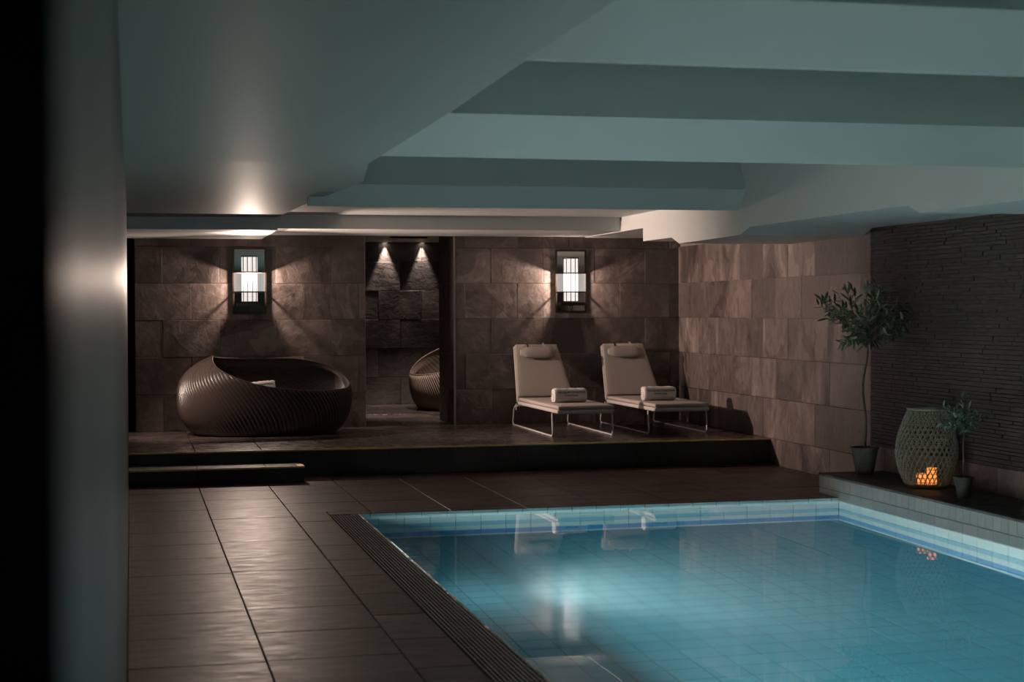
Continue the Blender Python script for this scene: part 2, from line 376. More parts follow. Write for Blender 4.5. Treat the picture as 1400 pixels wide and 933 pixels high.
# platform with risers and brass edge ------------------------------------------------
mb = MB(); mb.box((XL, YP + 0.02, -0.02), (XR + 0.05, 16.32, HP - 0.018)); mb.box((-0.32, 16.3, -0.02), (XR + 0.05, YW + 0.02, HP - 0.018)); mb.box((1.2, YW + 0.02, 0.0), (7.2, 23.7, HP - 0.018))
plat = struct('floor_platform', mb, M['grout_floor'], 'raised slate platform carrying the loungers and the woven daybed')
ys = [YP + 0.012, YP + 0.40, YP + 1.05, YP + 1.7, YP + 2.35, YW]
for i, (y0, y1) in enumerate(zip(ys, ys[1:])):
    xs = cuts(XL if i == 0 else -0.30, XR, 0.612, TW)
    for x0, x1 in zip(xs, xs[1:]): tile(plat, 'paving_slab', x0, x1, y0, y1, HP - 0.02, 'z', M['slate_deck'], 0.02, 0.007, 0.003, 0.0012)
ys = cuts(YW, 23.6, YW + 0.3, 0.65)
for y0, y1 in zip(ys, ys[1:]):
    lo, hi = (2.73, 3.82) if y1 < 20.05 else (2.4, 6.4)
    xs = cuts(lo, hi, 0.612, TW)
    for x0, x1 in zip(xs, xs[1:]): tile(plat, 'paving_slab', x0, x1, y0, y1, HP - 0.02, 'z', M['slate_deck'], 0.02, 0.007, 0.003, 0.0012)
xs = cuts(1.63, XR, 3.866, TW)
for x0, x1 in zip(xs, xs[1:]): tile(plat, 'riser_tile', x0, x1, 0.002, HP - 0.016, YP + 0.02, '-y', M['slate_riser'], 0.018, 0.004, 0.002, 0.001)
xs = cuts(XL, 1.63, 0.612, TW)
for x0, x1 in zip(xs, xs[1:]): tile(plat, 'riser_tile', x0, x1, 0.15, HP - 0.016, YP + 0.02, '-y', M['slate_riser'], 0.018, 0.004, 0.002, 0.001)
obj('brass_edge', MB().box((XL, YP - 0.004, HP - 0.014), (XR, YP + 0.011, HP + 0.0025)), M['brass'], plat, bevel=0.0015, segs=1)
# lower step
ZS = 0.155; YS = 15.58
mb = MB(); mb.box((XL, YS + 0.015, 0.0), (1.615, YP + 0.02, ZS - 0.018))
step = struct('floor_step', mb, M['grout_dark'], 'low slate step with brass nosing in front of the platform')
xs = cuts(XL, 1.63, 0.612, TW)
for x0, x1 in zip(xs, xs[1:]):
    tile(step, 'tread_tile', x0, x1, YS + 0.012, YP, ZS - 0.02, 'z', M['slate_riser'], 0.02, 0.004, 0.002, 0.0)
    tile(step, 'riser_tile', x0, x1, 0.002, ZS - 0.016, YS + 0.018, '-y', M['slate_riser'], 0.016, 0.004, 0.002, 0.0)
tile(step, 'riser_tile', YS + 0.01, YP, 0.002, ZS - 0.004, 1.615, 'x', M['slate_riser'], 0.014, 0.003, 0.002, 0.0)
mb = MB().box((XL, YS - 0.004, ZS - 0.014), (1.634, YS + 0.011, ZS + 0.0025)); mb.box((1.57, YS + 0.011, ZS - 0.014), (1.634, YS + 0.22, ZS + 0.0025))
obj('brass_edge', mb, M['brass'], step)

# back wall ---------------------------------------------------------------------------
ZT = 2.565
mb = MB(); mb.box((-0.5, YW + 0.02, 0.0), (2.73, 20.03, 3.2)); mb.box((3.82, YW + 0.02, 0.0), (XR + 0.15, 20.03, 3.2))
wall_back = struct('wall_back', mb, M['grout'], 'brown slate tiled wall behind the loungers and daybed')
zs = rows(HP, ZT)
for n, (z0, z1) in enumerate(zip(zs, zs[1:])):
    st = TX0 + (0.326 if n % 2 else 0.0)
    for lo, hi in ((0.05, 2.73), (3.82, XR)):
        xs = cuts(lo, hi, st, TW)
        for x0, x1 in zip(xs, xs[1:]): tile(wall_back, 'slate_tile', x0, x1, z0, z1, YW + 0.02, '-y', M['slate_wall'], 0.02, 0.0035, 0.002, 0.004)
    # passage cheeks
    for (y0, y1) in ((YW + 0.02, YW + 0.45), (YW + 0.45, 20.03)):
        tile(wall_back, 'slate_tile', y0, y1, z0, z1, 3.83, '-x', M['slate_wall'], 0.012, 0.0035, 0.002, 0.002)
        tile(wall_back, 'slate_tile', y0, y1, z0, z1, 2.72, 'x', M['slate_wall'], 0.012, 0.0035, 0.002, 0.002)
# alcove room beyond the opening
mb = MB(); mb.box((1.1, 23.62, 0.0), (7.3, 23.8, 3.2))
wall_alcove = struct('wall_alcove', mb, M['grout_dark'], 'rough slate tiled rear wall of the alcove under two downlights')
zs = [HP] + [HP - 0.026 + ROW * k for k in range(1, 6)] + [2.70]
for n, (z0, z1) in enumerate(zip(zs, zs[1:])):
    xs = cuts(2.35, 6.6, 3.911 + (0.32 if n % 2 else 0.0), TW)
    for x0, x1 in zip(xs, xs[1:]): tile(wall_alcove, 'slate_tile', x0, x1, z0, z1, 23.62, '-y', M['slate_niche'], 0.022, 0.004, 0.003, 0.007)
mb = MB(); mb.box((1.0, 20.03, 0), (1.2, 23.8, 3.2)); mb.box((7.2, 20.03, 0), (7.4, 23.8, 3.2))
struct('wall_alcove_side', mb, M['slate_riser'], 'dark side walls of the alcove')
struct('ceiling_alcove', MB().box((1.0, YW + 0.03, 2.69), (7.4, 23.8, 2.9)), M['plaster'], 'low white ceiling inside the alcove')

# right wall --------------------------------------------------------------------------
mb = MB(); mb.box((XR + 0.02, -1.6, -0.3), (XR + 0.25, YW + 0.3, 3.2))
wall_right = struct('wall_right', mb, M['grout'], 'slate wall on the pool side turning to split-face stone')
YSF = 13.676
zs = [0.0] + rows(HP, 2.45)
for n, (z0, z1) in enumerate(zip(zs, zs[1:])):
    ph = 0.0 if n % 2 else 0.326
    ys = cuts(YSF, YW, 18.98 + ph, 0.675)
    for y0, y1 in zip(ys, ys[1:]): tile(wall_right, 'slate_tile', y0, y1, z0, z1, XR + 0.02, '-x', M['slate_side'], 0.02, 0.0035, 0.002, 0.004)
ys = cuts(6.5, YSF, 13.4, 0.65)
for y0, y1 in zip(ys, ys[1:]): tile(wall_right, 'slate_tile', y0, y1, 0.18, 0.397, XR + 0.02, '-x', M['slate_side'], 0.02, 0.0035, 0.002, 0.003)
mb = MB(); rs = random.Random(3); z = 0.40
while z < 2.5:
    h = rs.choice((0.028, 0.033, 0.040)); y = YSF - 0.01
    while y > 5.0:
        l = rs.uniform(0.12, 0.5); d = rs.uniform(0.026, 0.035)
        mb.box((XR + 0.02 - d, y - l + 0.003, z + 0.002), (XR + 0.02, y, z + h - 0.002)); y -= l
    z += h
tag(obj('split_face_strips', mb, M['split'], wall_right, fix=False), kind='stuff', label='stacked strips of dark split-face stone')

# left wall: polished wall seen at a grazing angle beside the lens ---------------------
mb = MB(); mb.box((XL - 0.2, 3.3, -0.1), (XL, 16.3, 3.2)); mb.box((-0.5, 16.2, -0.1), (-0.30, YW + 0.3, 3.2)); mb.box((XL - 0.2, -1.6, -0.1), (XL - 0.02, 3.3, 3.2))
wall_left = struct('wall_left', mb, M['wall_dark'], 'dark polished wall running along the left of the pool deck')
obj('wall_panel', MB().box((XL - 0.02, 0.72, 0.0), (XL, 3.3, 2.64)), M['panel'], wall_left)['label'] = 'satin grey panel'
obj('door_jamb', MB().box((XL - 0.02, -1.5, 0.0), (XL + 0.002, 0.70, 2.64)), M['black'], wall_left)['label'] = 'black jamb'
struct('wall_front', MB().box((XL - 0.2, -1.8, -0.3), (XR + 0.25, -1.6, 3.2)), M['wall_dark'], 'dark wall closing the pool room')
struct('trim_1', MB().box((-0.30, YW - 0.03, HP), (0.035, YW + 0.02, 2.515)).box((0.035, YW - 0.012, HP), (0.048, YW + 0.02, 2.515)), M['black'], 'black edge strip at the end of the slate wall')
struct('trim_2', MB().box((3.806, YW - 0.010, HP), (3.826, YW + 0.02, ZT)), M['steel_trim'], 'thin metal corner strip on the alcove pillar')

# ceiling -----------------------------------------------------------------------------
struct('ceiling', MB().box((XL - 0.2, -1.8, 3.2), (XR + 0.3, YW + 0.1, 3.35)), M['plaster_pool_tint'], 'white plaster ceiling between the beams')
struct('ceiling_platform', MB().box((1.48, 13.98, 2.72), (5.47, 17.60, 3.2)), M['plaster'], 'white plaster ceiling over the platform')
struct('ceiling_bulkhead', MB().box((1.40, 17.55, 2.565), (5.47, YW + 0.02, 3.2)), M['plaster'], 'white bulkhead along the top of the back wall')
def beam(yb, zt, d, x1, xa=1.40, zb=2.573):
    prof = [(yb, zb), (yb + 0.03, zb), (yb + 0.16, 3.2), (yb - d + 0.22, 3.2), (yb - d, zt)]
    return struct('ceiling_beam', MB().prism(prof, 0, xa, x1), M['plaster_pool_tint'])
beam(5.70, 2.785, 0.215, 5.47)['label'] = 'nearest white ceiling beam with sloping lower face'
beam(9.05, 2.766, 0.203, 5.46, 1.34, 2.541)['label'] = 'middle white ceiling beam with sloping lower face'
beam(13.91, 2.750, 0.20, 5.462, 1.50)['label'] = 'far white ceiling beam in front of the platform'
ZSF, ZSN = 2.645, 2.541
near = [(1.365, -1.7), (1.365, 4.45), (1.37, 5.52), (1.395, 7.02), (1.396, 9.56)]
far = [(1.55, 9.56), (1.55, 10.6), (1.735, 12.15), (1.715, 12.45), (1.56, 14.95), (1.505, 16.85)]
mb = MB(); mb.prism([(XL, -1.7)] + near + [(XL, 9.56)], 2, ZSN, 3.2); mb.prism([(XL, 9.56)] + far + [(XL, 16.95)], 2, ZSF, 3.2); mb.box((-0.32, 16.2, ZSF), (XL + 0.01, 16.95, 3.2))
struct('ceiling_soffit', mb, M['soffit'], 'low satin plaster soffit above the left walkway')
struct('ceiling_drop', MB().box((-0.32, 16.93, 2.515), (1.508, YW + 0.02, 3.2)), M['plaster'], 'lower white ceiling end above the woven daybed')
prof = [(YW + 0.02, 2.556), (16.72, 2.556), (16.72, 2.412), (15.775, 2.408), (15.535, 2.337), (13.85, 2.345), (13.62, 2.407), (10.60, 2.404), (10.41, 2.337), (-1.7, 2.335), (-1.7, 3.2), (YW + 0.02, 3.2)]
struct('ceiling_side_soffit', MB().prism(prof, 0, 5.459, XR + 0.2), M['plaster'], 'stepped white soffit along the right wall')

# pool --------------------------------------------------------------------------------
T = 0.2145; TT = 0.008
mb = MB()
mb.box((PX0 - 0.012, PY0 - 0.2, PZ - 0.2), (PX1 + 0.2, PY1 + 0.2, PZ - TT))            # bottom
mb.box((PX1 + TT, PY0 - 0.2, PZ - 0.2), (PX1 + 0.14, PY1 + 0.2, -0.05))                 # right
mb.box((PX0 - 0.012, PY1 + TT, PZ - 0.2), (PX1 + 0.14, PY1 + 0.18, -0.025))              # back
mb.box((PX0 - 0.012, PY0 - 0.2, PZ - 0.2), (PX1 + 0.14, PY0, -0.025))                    # near end
basin = struct('pool_basin', mb, M['pool_shell'], 'tiled swimming pool basin')
obj('left_wall_facing', MB().box((PX0 - 0.2, PY0 - 0.1, PZ - 0.1), (PX0, PY1 + 0.1, -0.026)), M['tile_white'], basin)
# floor tiles: the largest-showing 300 as pieces, the others joined
cells = []
xs = [PX1 - T * k for k in range(0, 20)] + [PX0]; ysl = [PY1 - T * k for k in range(0, 52)]
fwd = (fw.x, fw.y)
for i in range(len(xs) - 1):
    for j in range(len(ysl) - 1):
        x0, x1, y0, y1 = xs[i + 1], xs[i], ysl[j + 1], ysl[j]
        cx_, cy_ = (x0 + x1) / 2, (y0 + y1) / 2
        dep = cx_ * fwd[0] + cy_ * fwd[1]; u_ = (cx_ * r0.x + cy_ * r0.y) / dep * F_PX
        vis = abs(u_) < 760 and dep > 8.3
        cells.append((0 if vis else 1, dep, x0, x1, y0, y1))
cells.sort(); rest = MB()
for k, (v_, dep, x0, x1, y0, y1) in enumerate(cells):
    if k < 300: tile(basin, 'floor_tile', x0, x1, y0, y1, PZ - TT, 'z', M['tile_floor'], TT, 0.006, 0.002, 0.0)
    else:
        rest.box((x0 + 0.003, y0 + 0.003, PZ - TT), (x1 - 0.003, y1 - 0.003, PZ))
tag(obj('floor_tiles', rest, M['tile_floor'], basin), kind='stuff')
zr = [PZ, -1.145, -0.93, -0.715, -0.50, -0.285, -0.07]
def zmat(z0): return M['tile_blue'] if abs(z0 + 1.145) < 0.01 else (M['tile_pale'] if abs(z0 + 0.715) < 0.01 else M['tile_white'])
for z0, z1 in zip(zr, zr[1:]):
    for x1, x0 in zip(xs, xs[1:]): tile(basin, 'wall_tile', x0, x1, z0, z1, PY1 + TT, '-y', zmat(z0), TT, 0.005, 0.0015, 0.0)
    for y1, y0 in zip(ysl[:24], ysl[1:24]): tile(basin, 'wall_tile', y0, y1, z0, z1, PX1 + TT, '-x', zmat(z0), TT, 0.005, 0.0015, 0.0)
for x1, x0 in zip(xs, xs[1:]): tile(basin, 'edge_tile', x0 - 0.07, x1 - 0.07, -0.07, 0.0, PY1 + TT, '-y', M['tile_white'], TT, 0.005, 0.0015, 0.0)
tile(basin, 'edge_tile', PX1 - 0.07, PX1 + 0.004, -0.07, 0.0, PY1 + TT, '-y', M['tile_white'], TT, 0.004, 0.0015, 0.0)
# pool wall beyond the tiled pieces
rest = MB()
for z0, z1 in zip(zr, zr[1:]): rest.box((PX1, PY0, z0), (PX1 + TT, ysl[23], z1))
obj('wall_facing', rest, M['tile_white'], basin)
water = tag(obj('pool_water', MB().box((PX0 - 0.006, PY0 - 0.05, PZ - 0.03), (PX1 + 0.004, PY1 + 0.004, -0.025)), M['water']), 'still clear turquoise pool water reflecting the loungers', 'water', kind='structure')
# underwater light strip and one lamp on the left pool wall
t = thing('pool_light_strip', 'continuous underwater light strip below the left pool coping', 'light', (PX0, 0, -0.13))
obj('housing', MB().prism([(0.0005, -0.050), (0.052, -0.040), (0.052, -0.030), (0.0425, -0.031), (0.0065, 0.031), (0.0065, 0.046), (0.0005, 0.046)], 1, 2.1, 11.7), M['white_metal'], t)
obj('lens', MB().add([(0.044, 2.15, -0.03), (0.044, 11.65, -0.03), (0.009, 11.65, 0.03), (0.009, 2.15, 0.03)], [(0, 1, 2, 3)]), M['pool_lens'], t, fix=False)
t = thing('pool_lamp', 'round underwater lamp in the left pool wall near the platform end', 'lamp', (PX0, 10.45, -0.42))
obj('rim', MB().tube([(0.012, 0.105 * math.cos(a), 0.105 * math.sin(a)) for a in [2 * PI * k / 24 for k in range(24)]], 0.014, 8, closed=True), M['white_metal'], t)
obj('lens', MB().add([(0.008, 0, 0)] + [(0.008, 0.095 * math.cos(2 * PI * k / 24), 0.095 * math.sin(2 * PI * k / 24)) for k in range(24)], [(0, 1 + k, 1 + (k + 1) % 24) for k in range(24)]), M['pool_lens'], t, fix=False)
ld = bpy.data.lights.new('beam', 'SPOT'); ld.energy = POOL_SPOT; ld.color = (1.0, 0.50, 0.39); ld.spot_size = math.radians(102); ld.spot_blend = 0.6; ld.shadow_soft_size = 0.05
lo = bpy.data.objects.new('beam', ld); COL.objects.link(lo); lo.location = (0.03, 0, 0); lo.rotation_euler = (0, -PI / 2, 0); lo.parent = t

# plinth along the right edge
PLY = 13.42; PLZ = 0.182
mb = MB(); mb.box((PX1 + 0.012, PY0, -0.05), (XR + 0.02, PLY, PLZ - 0.022))
plinth = struct('pool_plinth', mb, M['pool_shell'], 'tiled plinth between pool and right wall carrying the plants')
ys = [PLY - 0.10725 * k for k in range(0, 64)]
for y1, y0 in zip(ys, ys[1:]): tile(plinth, 'plinth_tile', y0, y1, 0.052, 0.162, PX1 + 0.012, '-x', M['tile_plinth'], 0.010, 0.004, 0.0015, 0.0)
ys = [PLY - T * k for k in range(0, 33)]
for y1, y0 in zip(ys, ys[1:]): tile(plinth, 'plinth_tile', y0, y1, -0.06, 0.052, PX1 + 0.012, '-x', M['tile_plinth'], 0.010, 0.004, 0.0015, 0.0)
obj('edge_strip', MB().box((PX1 - 0.004, PY0, 0.162), (PX1 + 0.02, PLY, PLZ - 0.006)), M['tile_plinth'], plinth, bevel=0.002, segs=1)
ys = cuts(5.5, PLY, 13.42, 0.65)
for y0, y1 in zip(ys, ys[1:]): tile(plinth, 'ledge_slab', PX1 - 0.006, XR, y0, y1, PLZ - 0.022, 'z', M['ledge'], 0.022, 0.004, 0.003, 0.0)
for x0, x1 in ((PX1, PX1 + 0.32), (PX1 + 0.32, XR)): tile(plinth, 'plinth_tile', x0, x1, 0.0, 0.16, PLY - 0.002, '-y', M['slate_riser'], 0.004)

# overflow drain beside the pool
grate = thing('drain_grate', 'long brown slotted overflow grate along the left pool edge', 'grate', (0, 0, 0))
for k in range(10):
    x = 1.570 + k * 0.0222
    obj('grate_bar', MB().box((x, 4.5, -0.030), (x + 0.0105, PY1 - 0.005, -0.001)), M['grate'], grate, bevel=0.002, segs=1)
y = 4.7
while y < PY1:
    obj('cross_bar', MB().box((1.568, y, -0.034), (1.788, y + 0.012, -0.006)), M['grate'], grate); y += 0.25
obj('channel', MB().box((1.562, 4.4, -0.098), (1.788, PY1 + 0.01, -0.09)), M['channel'], grate)
mb = MB(); rc = random.Random(8); ny = 420
for i in range(ny + 1):
    y = 4.5 + (PY1 - 4.5) * i / ny
    mb.v += [(1.790, y, -0.02), (1.792 + rc.uniform(-.002, .002), y, -0.002 + rc.uniform(-.003, .003)), (1.803, y, 0.001 + rc.uniform(-.004, .003)), (1.815 + rc.uniform(-.004, .003), y, -0.006 + rc.uniform(-.004, .003)), (1.818, y, -0.05)]
for i in range(ny):
    for j in range(4): mb.f.append((i * 5 + j, i * 5 + j + 1, (i + 1) * 5 + j + 1, (i + 1) * 5 + j))
mb.smooth = True
tag(obj('coping_lip', mb, M['coping']), 'narrow rough stone lip between grate and pool', 'coping', kind='structure')

# ------------------------------------------------------------------ wall sconces
def make_sconce(label, loc, opal=True, watts=SCONCE_W):
    t = thing('wall_sconce', label, 'wall lamp', loc, group='glass wall sconces on the slate wall')
    W2, H2 = 0.185, 0.375
    obj('mirror_plate', MB().box((-W2, -0.018, -H2), (W2, 0, H2)), M['mirror'], t)
    fr = MB()
    for a, b in (((-W2 - .012, -.022, -H2 - .012), (-W2 + .010, 0, H2 + .012)), ((W2 - .010, -.022, -H2 - .012), (W2 + .012, 0, H2 + .012)),
                 ((-W2 + .010, -.022, H2 - .010), (W2 - .010, 0, H2 + .012)), ((-W2 + .010, -.022, -H2 - .012), (W2 - .010, 0, -H2 + .010))): fr.box(a, b)
    obj('frame', fr, M['bronze'], t)
    # half ring of lit glass tubes
    n = 5
    for k in range(n):
        a = PI * (k + 0.5) / n
        x, y = -0.088 * math.cos(a), -0.03 - 0.085 * math.sin(a)
        hx = 0.0245
        rot = a - PI / 2
        o = obj('glass_tube', MB().box((-hx, -0.001, 0.080 if opal and 0 < k < 4 else -0.128), (hx, 0.001, 0.088)), M['dimming_side'] if opal and k == 4 else M['tube_mid'], t, loc=(x, y, 0.0)); o.rotation_euler = (0, 0, rot)
        if opal and 0 < k < 4: obj('opal_shield', MB().box((-hx - 0.002, -0.002, -0.141), (hx + 0.002, 0.002, 0.093)), M['opal_mid'], o)  # opaque glowing panel, added to keep the bulb out of the water's reflection
        for z0, z1 in ((0.100, 0.275), (-0.245, -0.142)): obj('tube_end', MB().box((-hx, -0.001, z0), (hx, 0.001, z1)), M['tube_end'], o)
        cap = MB().box((-hx, -0.006, 0.275), (hx, 0.006, 0.288))
        c = obj('cap', cap, M['bronze'], o)
    for k in range(1, n):
        a = PI * k / n; rr_ = 0.0895; x, y = -(rr_ + 0.003) * math.cos(a), -0.03 - rr_ * math.sin(a)
        o = obj('mullion', MB().box((-0.004, -0.003, -0.25), (0.004, 0.003, 0.285)), M['bronze'], t, loc=(x, y, 0.0)); o.rotation_euler = (0, 0, a - PI / 2)
    # two dark rails and the ribbed glass drum between them
    def arc(r, z, m=20): return [(-r * math.cos(PI * i / m), -0.02 - r * 0.95 * math.sin(PI * i / m), z) for i in range(m + 1)]
    for z in (0.095, -0.135): obj('rail', MB().tube(arc(0.180, z), 0.0075, 6), M['bronze'], t)
    m = 30
    for i in range(m):
        a = PI * (i + 0.5) / m; x, y = -0.178 * math.cos(a), -0.02 - 0.169 * math.sin(a)
        o = obj('glass_rod', MB().box((-0.0085, -0.0015, -0.128), (0.0085, 0.0015, 0.088)), M['clear_glass'], t, loc=(x, y, 0)); o.rotation_euler = (0, 0, a - PI / 2)
    sh = MB(); k_ = 16
    ring = [(-0.105 * math.cos(PI * i / k_), -0.02 - 0.10 * math.sin(PI * i / k_)) for i in range(k_ + 1)]
    sh.prism(ring, 2, -0.139, -0.133); obj('shelf', sh, M['bronze'], t)
    obj('shelf', MB().prism([(1.65 * x, -0.02 + (y + 0.02) * 1.65) for x, y in ring], 2, 0.095, 0.097), M['dimming_shelf'], t)
    ld = bpy.data.lights.new('bulb', 'POINT'); ld.energy = watts; ld.color = SCONCE_COL; ld.shadow_soft_size = 0.02
    lo = bpy.data.objects.new('bulb', ld); COL.objects.link(lo); lo.location = (0, -0.074, 0.032); lo.parent = t
    obj('bottom_tray', MB().box((-0.15, -0.10, -0.30), (0.15, -0.018, -0.262)), M['bronze'], t)
    obj('stem', MB().tube([(0, -0.02, -0.372), (0, -0.06, -0.33), (0, -0.06, -0.28)], 0.008, 6), M['bronze'], t)
    return t
make_sconce('framed glass wall sconce glowing above the woven daybed', (1.363, YW, 2.028), False, SCONCE_W * 0.85)
make_sconce('framed glass wall sconce glowing above the two loungers', (5.275, YW, 2.020))

# a spotlight on the recessed left wall, throwing across the platform to the right wall
for KP, KT, watts, cone, lab in ((Vector((-0.17, 17.75, 2.06)), Vector((6.6, 16.95, 1.75)), KEY, 59, 'small black spotlight on the recessed left wall aimed across at the right wall'),
                                 (Vector((-0.17, 17.25, 2.06)), Vector((0.62, 18.0, 0.60)), DAYBED_FILL, 60, 'added small black spotlight on the recessed left wall brightening the woven daybed')):
  t = thing('wall_spotlight', lab, 'wall lamp', KP, group='spotlights on the recessed wall')
  q = (KT - KP).normalized().to_track_quat('-Z', 'Y'); t.rotation_euler = q.to_euler()
  obj('housing', MB().lathe([(0.035, 0.09), (0.045, 0.08), (0.05, 0.0), (0.046, -0.012), (0.044, 0.0)], n=24), M['black'], t)
  obj('bracket', MB().tube([(0, 0, 0.088), (0, 0, 0.14)], 0.012, 8), M['black'], t)
  obj('lens', MB().add([(0, 0, -0.002)] + [(0.043 * math.cos(2 * PI * k / 20), 0.043 * math.sin(2 * PI * k / 20), -0.002) for k in range(20)], [(0, 1 + (k + 1) % 20, 1 + k) for k in range(20)]), M['down_lens'], t, fix=False)
  ld = bpy.data.lights.new('beam', 'SPOT'); ld.energy = watts; ld.color = (1.0, 0.78, 0.66); ld.spot_size = math.radians(cone); ld.spot_blend = 1.0; ld.shadow_soft_size = 0.05
  lo = bpy.data.objects.new('beam', ld); COL.objects.link(lo); lo.location = (0, 0, -0.02); lo.parent = t

# alcove downlights
def spot(name, loc, energy, angle, parent, blend=0.6, size=0.02, tilt=(0, 0, 0)):
    ld = bpy.data.lights.new(name, 'SPOT'); ld.energy = energy; ld.spot_size = math.radians(angle); ld.spot_blend = blend
    ld.color = (1.0, 0.82, 0.71); ld.shadow_soft_size = size
    o = bpy.data.objects.new(name, ld); COL.objects.link(o); o.location = loc; o.rotation_euler = tilt; o.parent = parent
    return o
for i, (x, y, e, ang, lab, tl) in enumerate(((3.68, 23.555, SPOT, 50, 'left of the two small downlights above the alcove wall', (0, 0, 0)), (4.24, 23.555, SPOT, 50, 'right of the two small downlights above the alcove wall', (0, 0, 0)),
                                     (3.75, 21.0, SPOT * 3.6, 95, 'small downlight inside the alcove out of sight above the opening', (math.radians(12), math.radians(-12), 0)))):
    t = thing('downlight', lab, 'ceiling lamp', (x, y, 2.69), group='alcove downlights')
    obj('ring', MB().tube([(0.04 * math.cos(2 * PI * k / 20), 0.04 * math.sin(2 * PI * k / 20), -0.006) for k in range(20)], 0.008, 6, closed=True), M['white_metal'], t)
    obj('lens', MB().add([(0, 0, -0.004)] + [(0.034 * math.cos(2 * PI * k / 16), 0.034 * math.sin(2 * PI * k / 16), -0.004) for k in range(16)], [(0, 1 + (k + 1) % 16, 1 + k) for k in range(16)]), M['down_lens'], t, fix=False)
    spot('beam', (0, 0, -0.02), e, ang, t, tilt=tl)
t = thing('air_vent', 'dark slotted air vent in the alcove ceiling', 'vent', (3.75, 21.9, 2.69))
obj('frame', MB().box((-0.26, -0.06, -0.012), (0.26, 0.06, 0.0)), M['black'], t)
for k in range(4): obj('slat', MB().box((-0.25, -0.05 + 0.027 * k, -0.02), (0.25, -0.038 + 0.027 * k, -0.010)), M['bronze'], t)

# ------------------------------------------------------------------ woven daybeds
def lerp_tab(tab, a):
    for (a0, v0), (a1, v1) in zip(tab, tab[1:]):
        if a0 <= a <= a1:
            u = (a - a0) / (a1 - a0); return v0 + (v1 - v0) * u
    return tab[-1][1]
RIM = [(0, .57), (16, .67), (36, .79), (60, .842), (95, .835), (130, .85), (165, .885), (195, .89), (212, .85), (228, .77), (243, .68), (257, .60), (271, .545), (287, .515), (305, .50), (335, .515), (360, .57)]
def smooth_rim():
    tab = [lerp_tab(RIM, d) for d in range(360)]
    return [sum(tab[(d + k) % 360] for k in range(-9, 10)) / 19 for d in range(360)]
RIMS = smooth_rim()
def rim_h(a):
    d = math.degrees(a) % 360; i = int(d); u = d - i; return RIMS[i % 360] * (1 - u) + RIMS[(i + 1) % 360] * u
RX, RY = 0.975, 0.64
def prof_r(h):
    if h < 0.40: return 1 - 0.19 * ((0.40 - h) / 0.40) ** 2.3
    return 1 - 0.38 * ((h - 0.40) / 0.485) ** 2.9
def make_daybed(label, mat, loc, rz):
    t = thing('woven_daybed', label, 'daybed', loc, rz, group='round woven daybeds')
    NR = 122; C_ = NR * 8; R_ = 44
    sh = MB(); lean = 0.6
    # each column of the mesh follows one strand, so find where it meets the rim
    cols = []
    for i in range(C_):
        th0 = 2 * PI * i / C_; hr = 0.7
        for _ in range(30): hr = 0.5 * hr + 0.5 * rim_h(th0 - lean * hr * (0.4 + hr))
        cols.append((hr, th0 - lean * hr * (0.4 + hr)))
    for j in range(R_ + 1):
        u = j / R_
        for i in range(C_):
            hr, at_ = cols[i]; h = hr * u; a = 2 * PI * i / C_ - lean * h * (0.4 + h); r = prof_r(h)
            amp = 0.0115 * min(1, u * 6, (1.0 - u) * 14 + 0.15)
            d = amp * abs(math.cos(0.5 * NR * 2 * PI * i / C_)) * 2 - amp
            rx, ry = RX * r + d, RY * r + d
            # squarer footprint than an ellipse
            ca, sa = math.cos(a), math.sin(a); k = 1.0 / (abs(ca) ** 2.25 + abs(sa) ** 2.25) ** (1 / 2.25)
            sh.v.append((rx * ca * k, ry * sa * k, max(h, 0.004)))
    for j in range(R_):
        for i in range(C_):
            sh.f.append((j * C_ + i, j * C_ + (i + 1) % C_, (j + 1) * C_ + (i + 1) % C_, (j + 1) * C_ + i))
    sh.f.append(tuple(range(C_))[::-1]); sh.smooth = True
    me = sh.mesh('outer_weave', mat, fix=False); me.set_sharp_from_angle(angle=PI); link('outer_weave', me, t)
    # inner weave: from the rim down to the seat
    inn = MB(); R2 = 26; seat = 0.27
    for j in range(R2 + 1):
        u = j / R2
        for i in range(C_):
            hr, at_ = cols[i]
            h = hr + (seat - hr) * u; a = at_ + 1.2 * (h * (0.6 + h) - hr * (0.6 + hr)); r = prof_r(h)
            th = 0.055 * min(1, u * 5 + 0.08); f_ = 1 - 0.05 * u
            d = 0.005 * min(1, u * 6) * math.cos(NR * 2 * PI * i / C_)
            ca, sa = math.cos(a), math.sin(a); k = 1.0 / (abs(ca) ** 2.25 + abs(sa) ** 2.25) ** (1 / 2.25)
            inn.v.append(((RX * r * f_ - th - d) * ca * k, (RY * r * f_ - th - d) * sa * k, h))
    for j in range(R2):
        for i in range(C_):
            inn.f.append((j * C_ + i, (j + 1) * C_ + i, (j + 1) * C_ + (i + 1) % C_, j * C_ + (i + 1) % C_))
    inn.f.append(tuple(range(R2 * C_, (R2 + 1) * C_))); inn.smooth = True
    me = inn.mesh('inner_weave', mat, fix=False); me.set_sharp_from_angle(angle=PI); link('inner_weave', me, t)
    rim = []
    for i in range(160):
        a = 2 * PI * i / 160; hr = rim_h(a); r = prof_r(hr)
        ca, sa = math.cos(a), math.sin(a); k = 1.0 / (abs(ca) ** 2.25 + abs(sa) ** 2.25) ** (1 / 2.25)
        rim.append(((RX * r - 0.004) * ca * k, (RY * r - 0.004) * sa * k, hr))
    obj('rim', MB().tube(rim, 0.009, 6, closed=True), mat, t)
    obj('foot_ring', MB().lathe([(0.70, 0.0), (0.74, 0.0), (0.74, 0.02), (0.70, 0.02)], n=40, capb=False), M['black'], t).scale = (1.0, 0.66, 1)
    return t
make_daybed('large dark brown woven daybed on the platform below the left sconce', M['wicker'], (1.48, 18.345, HP), 0.0)
